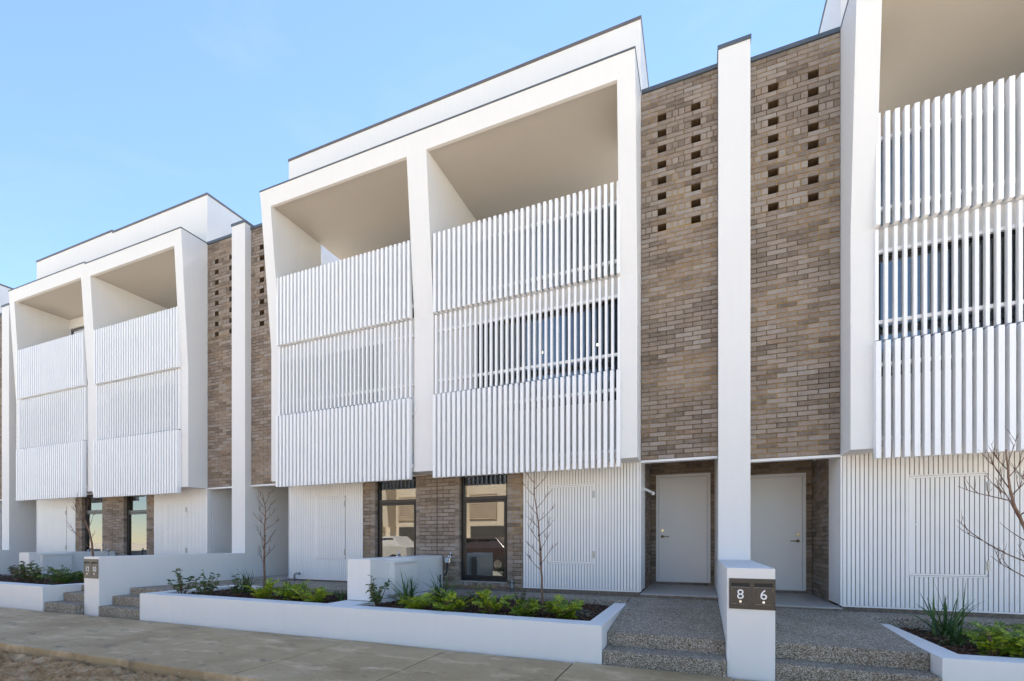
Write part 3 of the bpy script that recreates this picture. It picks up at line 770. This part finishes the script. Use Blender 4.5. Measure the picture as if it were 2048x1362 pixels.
mulch('dark bark mulch in the bed below the thin tree of the middle left house', [(-8.11, BY(-8.1) + .25), (-4.885, BY(-4.9) + .25), (-4.885, 6.44), (-7.61, 6.44), (-7.61, 6.26), (-8.11, 6.17)], MZ, 5200)
mulch('dark bark mulch in the bed left of the steps to number 8', [(-4.41, BY(-4.4) + .25), (-1.175, BY(-1.17) + .25), (-1.175, 7.05), (-4.41, 7.05)], MZ, 9000)
mulch('dark bark mulch in the planter at the right edge', [(2.215, BY(2.2) + .2), (6.5, BY(6.5) + .2), (6.5, 7.16), (2.215, 7.16)], lambda x: .245, 6500)
mulch('dark bark mulch in the planter at the left edge', [(-18.3, BY(-18.3) + .24), (-11.005, BY(-11) + .245), (-11.005, 6.74), (-14.44, 6.74), (-14.44, 5.8), (-18.3, 5.8)], MZ, 3500)

# ------------------------------------------------------------------ plants
def add_leaf(mb, M, pts):
    b = len(mb.v); mb.v += [tuple(M @ Vector(p)) for p in pts[0]]; mb.f += [tuple(b + i for i in q) for q in pts[1]]
def ovate(L, W, fold=.25):
    z = W * fold
    v = [(0, 0, 0), (L * .3, 0, -L * .02), (L * .65, 0, -L * .06), (L, 0, -L * .2), (L * .25, W * .42, z), (L * .6, W * .45, z * .8), (L * .25, -W * .42, z), (L * .6, -W * .45, z * .8)]
    return v, [(0, 1, 4), (1, 2, 5, 4), (2, 3, 5), (0, 6, 1), (1, 6, 7, 2), (2, 7, 3)]
def lobed(L, W):
    v = [(0, 0, 0), (L * .25, 0, .0), (L * .5, 0, -.01 * L), (L * .75, 0, -.06 * L), (L, 0, -.2 * L)]
    f = []
    for s in (1, -1):
        for i, (t, w, sw) in enumerate(((.1, .9, .14), (.35, 1.0, .2), (.6, .78, .22), (.82, .45, .2))):
            b = len(v)
            v += [(L * (t - .03), 0, 0), (L * (t + .15), 0, -.02 * L), (L * (t + sw + .12), s * W * w * .62, W * .14), (L * (t + sw + .02), s * W * w, -W * .06), (L * (t + .06), s * W * w * .55, W * .14)]
            f.append((b, b + 1, b + 2, b + 3, b + 4) if s > 0 else (b + 4, b + 3, b + 2, b + 1, b))
    return v[0:5] + v[5:], f
def leafy_plant(kind, seed):
    rg = random.Random(seed); lf, st = MB(), MB()
    if kind == 'lobed':
        ns = rg.randint(13, 17)
        for i in range(ns):
            az = i * 2.4 + rg.uniform(-.3, .3); el = rg.uniform(.55, 1.35); Ls = rg.uniform(.10, .24)
            d = Vector((math.cos(az) * math.cos(el), math.sin(az) * math.cos(el), math.sin(el)))
            base = Vector((rg.uniform(-.03, .03), rg.uniform(-.03, .03), 0)); tip = base + d * Ls
            st.tube([base, base + d * Ls * .5 + Vector((0, 0, .01)), tip], [.005, .004, .0025], 5)
            for k in range(rg.randint(2, 4)):
                M = Matrix.Translation(tip - d * .05 * k) @ Matrix.Rotation(az + rg.uniform(-.8, .8) + (k and rg.choice((-1.1, 1.1))), 4, 'Z') @ Matrix.Rotation(-rg.uniform(-.1, .7), 4, 'Y') @ Matrix.Rotation(rg.uniform(-.5, .5), 4, 'X')
                s = rg.uniform(.75, 1.2); add_leaf(lf, M, lobed(.135 * s, .056 * s))
    elif kind == 'shrub':
        for i in range(rg.randint(8, 10)):
            az = i * 2.4 + rg.uniform(-.4, .4); el = rg.uniform(.75, 1.5); Ls = rg.uniform(.2, .36)
            d = Vector((math.cos(az) * math.cos(el), math.sin(az) * math.cos(el), math.sin(el)))
            pts = [Vector((0, 0, 0)) + d * Ls * t + Vector((0, 0, .04 * t * t)) for t in (0, .35, .7, 1)]
            st.tube(pts, [.0055, .0045, .0035, .002], 5)
            for k in range(rg.randint(11, 15)):
                t = rg.uniform(.3, 1.02); p0 = d * Ls * t + Vector((0, 0, .04 * t * t))
                M = Matrix.Translation(p0) @ Matrix.Rotation(rg.uniform(0, 6.28), 4, 'Z') @ Matrix.Rotation(-rg.uniform(-.3, .8), 4, 'Y') @ Matrix.Rotation(rg.uniform(-.5, .5), 4, 'X')
                s = rg.uniform(.7, 1.2); add_leaf(lf, M, ovate(.062 * s, .036 * s))
    elif kind == 'strap':
        for i in range(rg.randint(26, 34)):
            az = rg.uniform(0, 6.28); lean_ = abs(rg.gauss(0, .42)); Ls = rg.uniform(.24, .42); w = rg.uniform(.007, .0125)
            base = Vector((rg.gauss(0, .03), rg.gauss(0, .03), 0)); dirh = Vector((math.cos(az), math.sin(az), 0)); side = Vector((-math.sin(az), math.cos(az), 0))
            b = len(lf.v); N = 5
            for k in range(N):
                t = k / (N - 1); ang = lean_ * (1 + .7 * t)
                q = base + dirh * (Ls * t * math.sin(ang)) + Vector((0, 0, Ls * t * math.cos(ang) - (.05 * t * t * lean_)))
                ww = w * (1 - t) ** .55 * (.8 + .6 * min(t * 4, 1) * .4)
                lf.v += [tuple(q - side * ww), tuple(q + Vector((0, 0, 0)) - dirh * ww * .5), tuple(q + side * ww)]
            for k in range(N - 1):
                a = b + 3 * k; lf.f += [(a, a + 1, a + 4, a + 3), (a + 1, a + 2, a + 5, a + 4)]
        st.tube([(0, 0, -.02), (0, 0, .05)], [.03, .012], 6)
    elif kind == 'silver':
        for i in range(110):
            az = rg.uniform(0, 6.28); r = rg.uniform(0, .16); z = rg.uniform(.01, .10) * (1 - r / .25)
            M = Matrix.Translation((math.cos(az) * r, math.sin(az) * r, z)) @ Matrix.Rotation(rg.uniform(0, 6.28), 4, 'Z') @ Matrix.Rotation(-rg.uniform(-.2, 1.0), 4, 'Y')
            s = rg.uniform(.7, 1.2); add_leaf(lf, M, ovate(.034 * s, .014 * s))
        for i in range(6):
            az = i * 1.05; st.tube([(0, 0, 0), (math.cos(az) * .12, math.sin(az) * .12, .04)], [.004, .002], 5)
    return lf, st
KINDS = {}
def plant(kind, matn, x, y, z, s, rot, label, variant=0):
    key = (kind, matn, variant)
    if key not in KINDS:
        lf, st = leafy_plant(kind, 100 * variant + hash_kind(kind))
        KINDS[key] = (lf.mesh('foliage', matn), st.mesh('stems', 'twig' if kind in ('shrub',) else ('leaf_strap' if kind == 'strap' else 'bark')))
    P_ = thing({'lobed': 'leafy_plant', 'shrub': 'small_shrub', 'strap': 'strap_leaf_tuft', 'silver': 'silver_groundcover'}[kind], label, {'lobed': 'plant', 'shrub': 'shrub', 'strap': 'tuft', 'silver': 'groundcover'}[kind], (x, y, z), 'young plants in the garden beds')
    s *= (1.1 if kind == 'lobed' else 1.22); P_.scale = (s, s, s); P_.rotation_euler = (0, 0, rot)
    for nm, me in zip(('foliage', 'stems'), KINDS[key]):
        o = bpy.data.objects.new(nm, me); COL.objects.link(o); o.parent = P_; ORG[o.name] = (x, y, z)
def hash_kind(k): return sum(ord(q) for q in k)
PL = [  # kind, material, x, y, scale, variant, label
    # bed of number 10, left to right
    ('shrub', 'leaf_dark', -7.86, 5.06, 1.0, 0, 'dark green shrub at the left end of the middle bed, beside the steps'),
    ('shrub', 'leaf_dark', -7.38, 5.12, .9, 1, 'second dark shrub from the steps, in the middle left bed'),
    ('strap', 'leaf_strap', -7.35, 5.85, 1.05, 0, 'dark strappy tuft left of the thin tree in the middle left bed'),
    ('shrub', 'leaf_dark', -6.95, 5.35, .8, 2, 'low dark shrub in front of the strappy tuft left of the tree'),
    ('strap', 'leaf_strap', -6.75, 6.15, .7, 1, 'small strappy tuft just right of the thin tree trunk'),
    ('lobed', 'leaf_lime', -6.36, 5.36, .95, 0, 'lime green plant below the thin tree, first of three in the left bed'),
    ('lobed', 'leaf_lime', -5.86, 5.46, 1.05, 1, 'lime green plant in the centre of the left bed, near the grey pipe'),
    ('lobed', 'leaf_lime', -5.36, 5.36, 1.0, 2, 'green lobed plant near the right end of the left bed'),
    ('strap', 'leaf_strap', -5.18, 5.75, .62, 2, 'small upright tuft beside the pier at the end of the left bed'),
    # bed of number 8
    ('shrub', 'leaf_dark', -4.18, 5.35, 1.0, 3, 'dark green shrub in the corner right of the pier'),
    ('strap', 'leaf_strap', -3.92, 5.75, 1.25, 0, 'tall strappy tuft in front of the meter box, nearer the pier'),
    ('lobed', 'leaf_lime', -3.62, 5.42, .95, 3, 'lime plant between the two strappy tufts by the meter box'),
    ('strap', 'leaf_strap', -3.62, 6.2, 1.3, 2, 'tall strappy tuft in front of the meter box, farther from the pier'),
    ('lobed', 'leaf_lime', -3.08, 5.46, 1.1, 1, 'bright lime plant right of the strappy tufts'),
    ('shrub', 'leaf_dark', -2.98, 6.15, .75, 1, 'thin low shrub at the back of the bed under the black window'),
    ('lobed', 'leaf_lime', -2.56, 5.62, 1.0, 0, 'lime plant in the centre of the right bed'),
    ('shrub', 'leaf_dark', -2.35, 6.25, .6, 2, 'tiny shrub at the back of the bed left of the bare tree'),
    ('lobed', 'leaf_lime', -2.06, 5.55, 1.0, 2, 'lime plant at the foot of the bare tree'),
    ('lobed', 'leaf_lime', -1.60, 5.68, 1.1, 3, 'green plant at the right end of the bed by the steps'),
    ('silver', 'leaf_silver', -1.44, 5.98, 1.0, 0, 'silver grey groundcover by the steps to number 8'),
    # right planter
    ('strap', 'leaf_strap', 2.60, 6.70, 1.35, 1, 'large strappy tuft in the planter at the right edge'),
    ('strap', 'leaf_strap', 2.48, 6.22, .8, 0, 'smaller low tuft in front of the large one at the right'),
    ('lobed', 'leaf_lime', 2.60, 5.78, .9, 0, 'lime lobed plant at the bottom right corner'),
    ('lobed', 'leaf_lime', 2.92, 6.30, .9, 2, 'lime plant behind the one at the bottom right corner'),
    ('lobed', 'leaf_lime', 2.78, 5.62, .85, 1, 'lime plant cut by the right edge of the picture'),
    # left planter
    ('shrub', 'leaf_dark', -13.0, 5.15, 0.94, 0, 'dark shrub at the left picture edge in the far planter'),
    ('shrub', 'leaf_dark', -12.55, 5.1, 0.90, 1, 'second dark shrub from the left edge in the far planter'),
    ('shrub', 'leaf_dark', -12.1, 5.05, 0.90, 2, 'third dark shrub from the left edge in the far planter'),
    ('shrub', 'leaf_dark', -11.75, 5.25, 0.82, 3, 'dark shrub in the far planter in front of the meter box'),
    ('lobed', 'leaf_dark', -11.45, 5.1, 1.1, 0, 'green lobed plant near the corner of the far planter'),
    ('lobed', 'leaf_dark', -11.2, 5.4, .9, 1, 'low green plant at the right end of the far planter'),
    ('strap', 'leaf_lime', -11.3, 5.95, .75, 2, 'pale yellow green tuft left of letterboxes 12 and 10'),
    ('shrub', 'leaf_dark', -13.5, 5.4, 0.90, 2, 'dark shrub partly cut off at the left picture edge'),
]
for kind, mt_, x, y, s, vr, lab in PL:
    z = (.245 if x > 2 else MZ(x)) - .005
    plant(kind, mt_, x, y, z, s, random.uniform(0, 6.28), lab, vr)

# ------------------------------------------------------------------ bare young trees
def tree(label, base, trunk, r0, branches, seed, tied=False, sub=4, twl=.16):
    rg = random.Random(seed); T_ = thing('bare_tree', label, 'tree', base, 'bare young trees')
    B0 = Vector(base); pts = [B0 + Vector(q) for q in trunk]
    fine = []
    for i in range(len(pts) - 1):
        for k in range(4): fine.append(pts[i].lerp(pts[i + 1], k / 4) + Vector((rg.uniform(-.004, .004), rg.uniform(-.004, .004), 0)))
    fine.append(pts[-1]); N = len(fine)
    MB().tube(fine, [r0 * (1 - .78 * i / (N - 1)) for i in range(N)], 8).build('trunk', 'bark', T_, smooth=True)
    tw = MB()
    def twig(p, d, L, r, depth):
        q = [p]; dd = d.copy(); n = 5
        for k in range(n):
            dd = (dd + Vector((rg.uniform(-.13, .13), rg.uniform(-.13, .13), rg.uniform(-.02, .14)))).normalized(); q.append(q[-1] + dd * L / n)
        tw.tube(q, [r * (1 - .75 * k / n) for k in range(n + 1)], 5)
        if depth > 0:
            for k in range(rg.randint(2, sub)):
                t = rg.randint(1, n - 1); side = Vector((rg.uniform(-1, 1), rg.uniform(-.6, .6), rg.uniform(0, .8))).normalized()
                twig(q[t], (dd * .9 + side * .75).normalized(), L * rg.uniform(.3, .55), r * .6, depth - 1)
    for (t, dx_, dy_, dz_, L, r) in branches:
        i = int(t * (N - 1)); twig(fine[i], Vector((dx_, dy_, dz_)).normalized(), L, r, 2)
    tw.build('branches', 'twig', T_, smooth=True)
    if tied:
        for t in (.30, .42, .52):
            q = fine[int(t * (N - 1))]; MB().tube([q - Vector((0, 0, .012)), q + Vector((0, 0, .012))], r0 * .9, 8).build('tie', 'black_rubber', T_)
# at the steps of number 8
br = []
rg = random.Random(3)
for i in range(13):
    t = .26 + i * .054; s = 1 if i % 2 else -1
    br.append((t, s * 1.0, rg.uniform(-.35, .35), .75 + .5 * rg.random(), .34 - .20 * abs(t - .45), .0055))
tree('bare young tree standing in the bed in front of the wide black window', (-2.06, 6.30, MZ(-2.06)), [(0, 0, 0), (-.01, 0, .45), (-.035, 0, .85), (-.06, 0, 1.25), (-.12, 0, 1.62), (-.12, 0, 1.98)], .019, br, 11, True, 3)
br = []
for i in range(13):
    t = .28 + i * .054; s = 1 if i % 2 else -1
    br.append((t, s * 1.0, rg.uniform(-.35, .35), .5 + .5 * rg.random(), .38 - .28 * abs(t - .5), .006))
tree('bare young tree in front of the white wall between the left and middle houses', (-7.35, 6.2, MZ(-7.35)), [(0, 0, 0), (-.01, 0, .4), (-.01, 0, .8), (.0, 0, 1.2), (.02, 0, 1.5), (-.06, 0, 1.78)], .022, br, 21, True, 3)
br = [(.30, -1, -.1, .45, .55, .008), (.36, 1, 0, .6, .4, .007), (.42, -1, .2, .40, .62, .008), (.50, -1, -.1, .55, .35, .006), (.55, 1, .1, .8, .42, .007), (.62, -.6, 0, 1, .5, .007), (.66, 1, -.1, .9, .5, .007), (.72, -1, .1, .3, .45, .006), (.76, .8, 0, 1, .45, .006), (.8, -.5, 0, 1.1, .45, .006), (.86, .6, .1, 1, .36, .005), (.9, -.7, 0, 1, .3, .005), (.95, .3, 0, 1, .28, .004)]
tree('leaning bare tree at the right edge in front of the white cladding', (3.12, 6.15, .24), [(0, 0, 0), (.06, 0, .35), (.05, 0, .62), (-.02, 0, .9), (-.12, 0, 1.2), (-.22, 0, 1.48), (-.25, 0, 1.72), (-.27, 0, 2.0)], .028, br, 31, False, 4)
br = [(.35, -1, 0, .55, .75, .008), (.5, 1, 0, .8, .25, .006), (.6, -1, 0, .7, .45, .007), (.66, 1, 0, 1, .4, .006), (.72, -.9, .1, .6, .55, .007), (.8, .4, 0, 1, .45, .006), (.86, -1, 0, .35, .5, .006), (.92, -.2, 0, 1, .4, .005), (.97, -.8, 0, .6, .35, .005)]
tree('curved bare tree in the far left planter in front of the dark window', (-11.75, 5.75, MZ(-11.7)), [(0, 0, 0), (.03, 0, .4), (.0, 0, .75), (-.10, 0, 1.05), (-.30, 0, 1.35), (-.52, 0, 1.55)], .028, br, 41, False, 3)

# ------------------------------------------------------------------ taps and pipes
def tap(x, y, z0, z1, label, timer=False):
    T_ = thing('garden_tap', label, 'tap', (x, y, z0), 'garden taps')
    MB().tube([(x, y, z0), (x, y, z1)], .012, 8).build('riser', 'chrome', T_, smooth=True)
    MB().tube([(x, y + .03, z1 - .005), (x, y - .03, z1), (x + .01, y - .075, z1 - .005), (x + .012, y - .095, z1 - .045)], [.017, .017, .014, .013], 10).build('spout', 'chrome', T_, smooth=True)
    MB().tube([(x, y - .01, z1), (x, y - .01, z1 + .05)], .010, 8).tube([(x - .035, y - .01, z1 + .05), (x + .035, y - .01, z1 + .05)], .008, 8).build('handle', 'chrome', T_, smooth=True)
    if timer:
        b = MB().box(x - .055, x + .06, y - .135, y - .06, z1 - .145, z1 - .05).build('timer', 'chrome', T_, .008)
        MB().box(x - .045, x + .012, y - .1385, y - .1355, z1 - .13, z1 - .065).build('display', 'tap_display', b)
        MB().tube([(x - .02, y - .095, z1 - .145), (x - .03, y - .095, z1 - .30), (x - .05, y - .10, z1 - .36), (x - .085, y - .10, z1 - .37)], .014, 8).build('hose_tail', 'black_rubber', T_, smooth=True)
tap(-4.24, 7.54, .98, 1.075, 'chrome tap with timer on the brick pier left of the wide window', True)
tap(-4.93, 6.92, .45, 1.085, 'chrome tap behind the low wall, left of the one with the timer')
tap(-15.05, 7.35, .45, 1.10, 'left one of two taps above the far low wall')
tap(-14.2, 7.3, .45, 1.08, 'right one of two taps above the far low wall')
hs = MB().tube([(-4.40, 7.44, .71), (-4.395, 7.42, .66), (-4.375, 7.40, .58), (-4.385, 7.40, .50), (-4.40, 7.42, .445)], .013, 8).build('black_hose', 'black_rubber', None, smooth=True)
tag(hs, 'short black hose at the end of the low meter wall below the tap timer', 'hose')
pp = MB().tube([(-7.98, 7.46, .45), (-7.98, 7.46, .60), (-7.965, 7.46, .635), (-7.93, 7.455, .645), (-7.84, 7.45, .645)], .021, 10).tube([(-7.86, 7.45, .645), (-7.825, 7.45, .645)], .03, 10).build('drain_pipe', 'galv_pipe', None, smooth=True)
tag(pp, 'grey bent pipe standing at the foot of the left cladding', 'pipe')
pp = MB().tube([(-3.03, 7.56, .43), (-3.03, 7.56, .62)], .018, 10).tube([(-3.03, 7.56, .60), (-3.03, 7.56, .64)], .026, 10).tube([(-3.06, 7.545, .52), (-2.995, 7.545, .52)], .014, 8).build('stub_pipe', 'galv_pipe', None, smooth=True)
tag(pp, 'short metal pipe stub at the foot of the brick pier right of the wide window', 'pipe')

# pendant lamps glowing behind the first floor glass of number 8
for i, (x, y, z) in enumerate(((-1.80, 8.9, 5.10), (-2.92, 8.9, 5.12))):
    L_ = thing('pendant_lamp', ('right' if i == 0 else 'left') + ' glowing pendant lamp behind the slats of number 8', 'lamp', (x, y, z), 'lit pendant lamps')
    MB().tube([(x, y, z), (x, y, 5.27)], .004, 6).build('cord', 'black_rubber', L_)
    MB().sphere((x, y, z), .026).build('bulb', 'lamp_glow', L_, smooth=True)

# ------------------------------------------------------------------ across the street (seen only mirrored in the windows)
simple('opp_wall', (.56, .47, .36), .8, var=.06, bmp=.2)
simple('opp_dark', (.05, .045, .04), .7)
simple('opp_warm', (.48, .38, .28), .8)
OH = thing('opposite_house', 'cream house across the street mirrored in the ground floor windows', 'house', (-16, -14, 0))
MB().box(-31, -5, -22, -14, -.2, 7.2).build('wall', 'opp_wall', OH)
for x in (-27.5, -21.5, -15.5, -9.5):
    MB().profile_x([(-14, 2.4), (-13.1, 2.4), (-12.4, 7.4), (-14, 7.4)], x - .25, x + .25).build('blade_wall', 'opp_wall', OH)
    MB().box(x + .6, x + 3.6, -13.99, -13.9, -.1, 2.4).build('garage_door', 'opp_dark', OH)
    lv = MB()
    for k in range(14): lv.box(x + .5, x + 2.6, -13.99, -13.9, 2.9 + k * .13, 2.98 + k * .13)
    lv.build('louvre_screen', 'opp_warm', OH)
    MB().box(x + 3.8, x + 5.3, -13.99, -13.2, 2.5, 5.8).build('bay', 'opp_warm', OH)
simple('car_paint', (.42, .40, .37), .25, var=.02, coat=1)
simple('car_red', (.05, .035, .035), .25, var=.02)
glass_mat('car_glass', (.03, .03, .03), .1)
def car(x, y, paint, label):
    gz = GZ(x) - .13; V_ = thing('parked_car', label, 'car', (x, y, gz), 'cars parked across the street')
    prof = [(-2.2, .35), (-2.25, .75), (-2.05, .95), (-1.2, 1.05), (-.55, 1.52), (1.2, 1.56), (1.75, 1.08), (2.2, 1.0), (2.25, .35)]
    m_ = MB(); k = len(prof)
    for yy, sc in ((-.85, .97), (-.6, 1.0), (.6, 1.0), (.85, .97)): m_.v += [(x + a * sc, y + yy * (.8 if b > 1.2 else 1), gz + b) for a, b in prof]
    for r_ in range(3):
        for i in range(k): j = (i + 1) % k; m_.f.append((r_ * k + i, r_ * k + j, (r_ + 1) * k + j, (r_ + 1) * k + i))
    m_.f += [tuple(range(k)), tuple(3 * k + i for i in range(k))]
    m_.build('body', paint, V_, .03)
    for s in (-1, 1):
        for a0, a1 in ((-.75, .2), (.28, 1.25)):
            q = .05 if a0 < 0 else 0
            w_ = MB(); w_.v = [(x + a0 - .22 * (a0 < 0), y + s * .80, gz + 1.08), (x + a1 + .18 * (a0 > 0), y + s * .80, gz + 1.08), (x + a1, y + s * .705, gz + 1.46), (x + a0 + .15 * (a0 < 0), y + s * .705, gz + 1.46)]
            w_.v += [(p_[0], p_[1] + s * .02, p_[2]) for p_ in w_.v]; w_.f = [(0, 1, 2, 3), (4, 5, 6, 7), (0, 1, 5, 4), (1, 2, 6, 5), (2, 3, 7, 6), (3, 0, 4, 7)]
            w_.build('side_window', 'car_glass', V_)
        for a in (-1.38, 1.38):
            t_ = MB().tube([(x + a, y + s * .66, gz + .32), (x + a, y + s * .88, gz + .32)], .32, 20).build('wheel', 'black_rubber', V_)
            MB().tube([(x + a, y + s * .87, gz + .32), (x + a, y + s * .895, gz + .32)], .2, 16).build('rim', 'chrome', t_)
        MB().sphere((x - 2.16, y + s * .6, gz + .78), .11).build('headlight', 'chrome', V_, smooth=True)
car(-15.8, -5.2, 'car_paint', 'pale car mirrored in the narrow window left of the brick piers')
car(-9.9, -5.0, 'car_red', 'dark car mirrored in the wide window right of the brick piers')
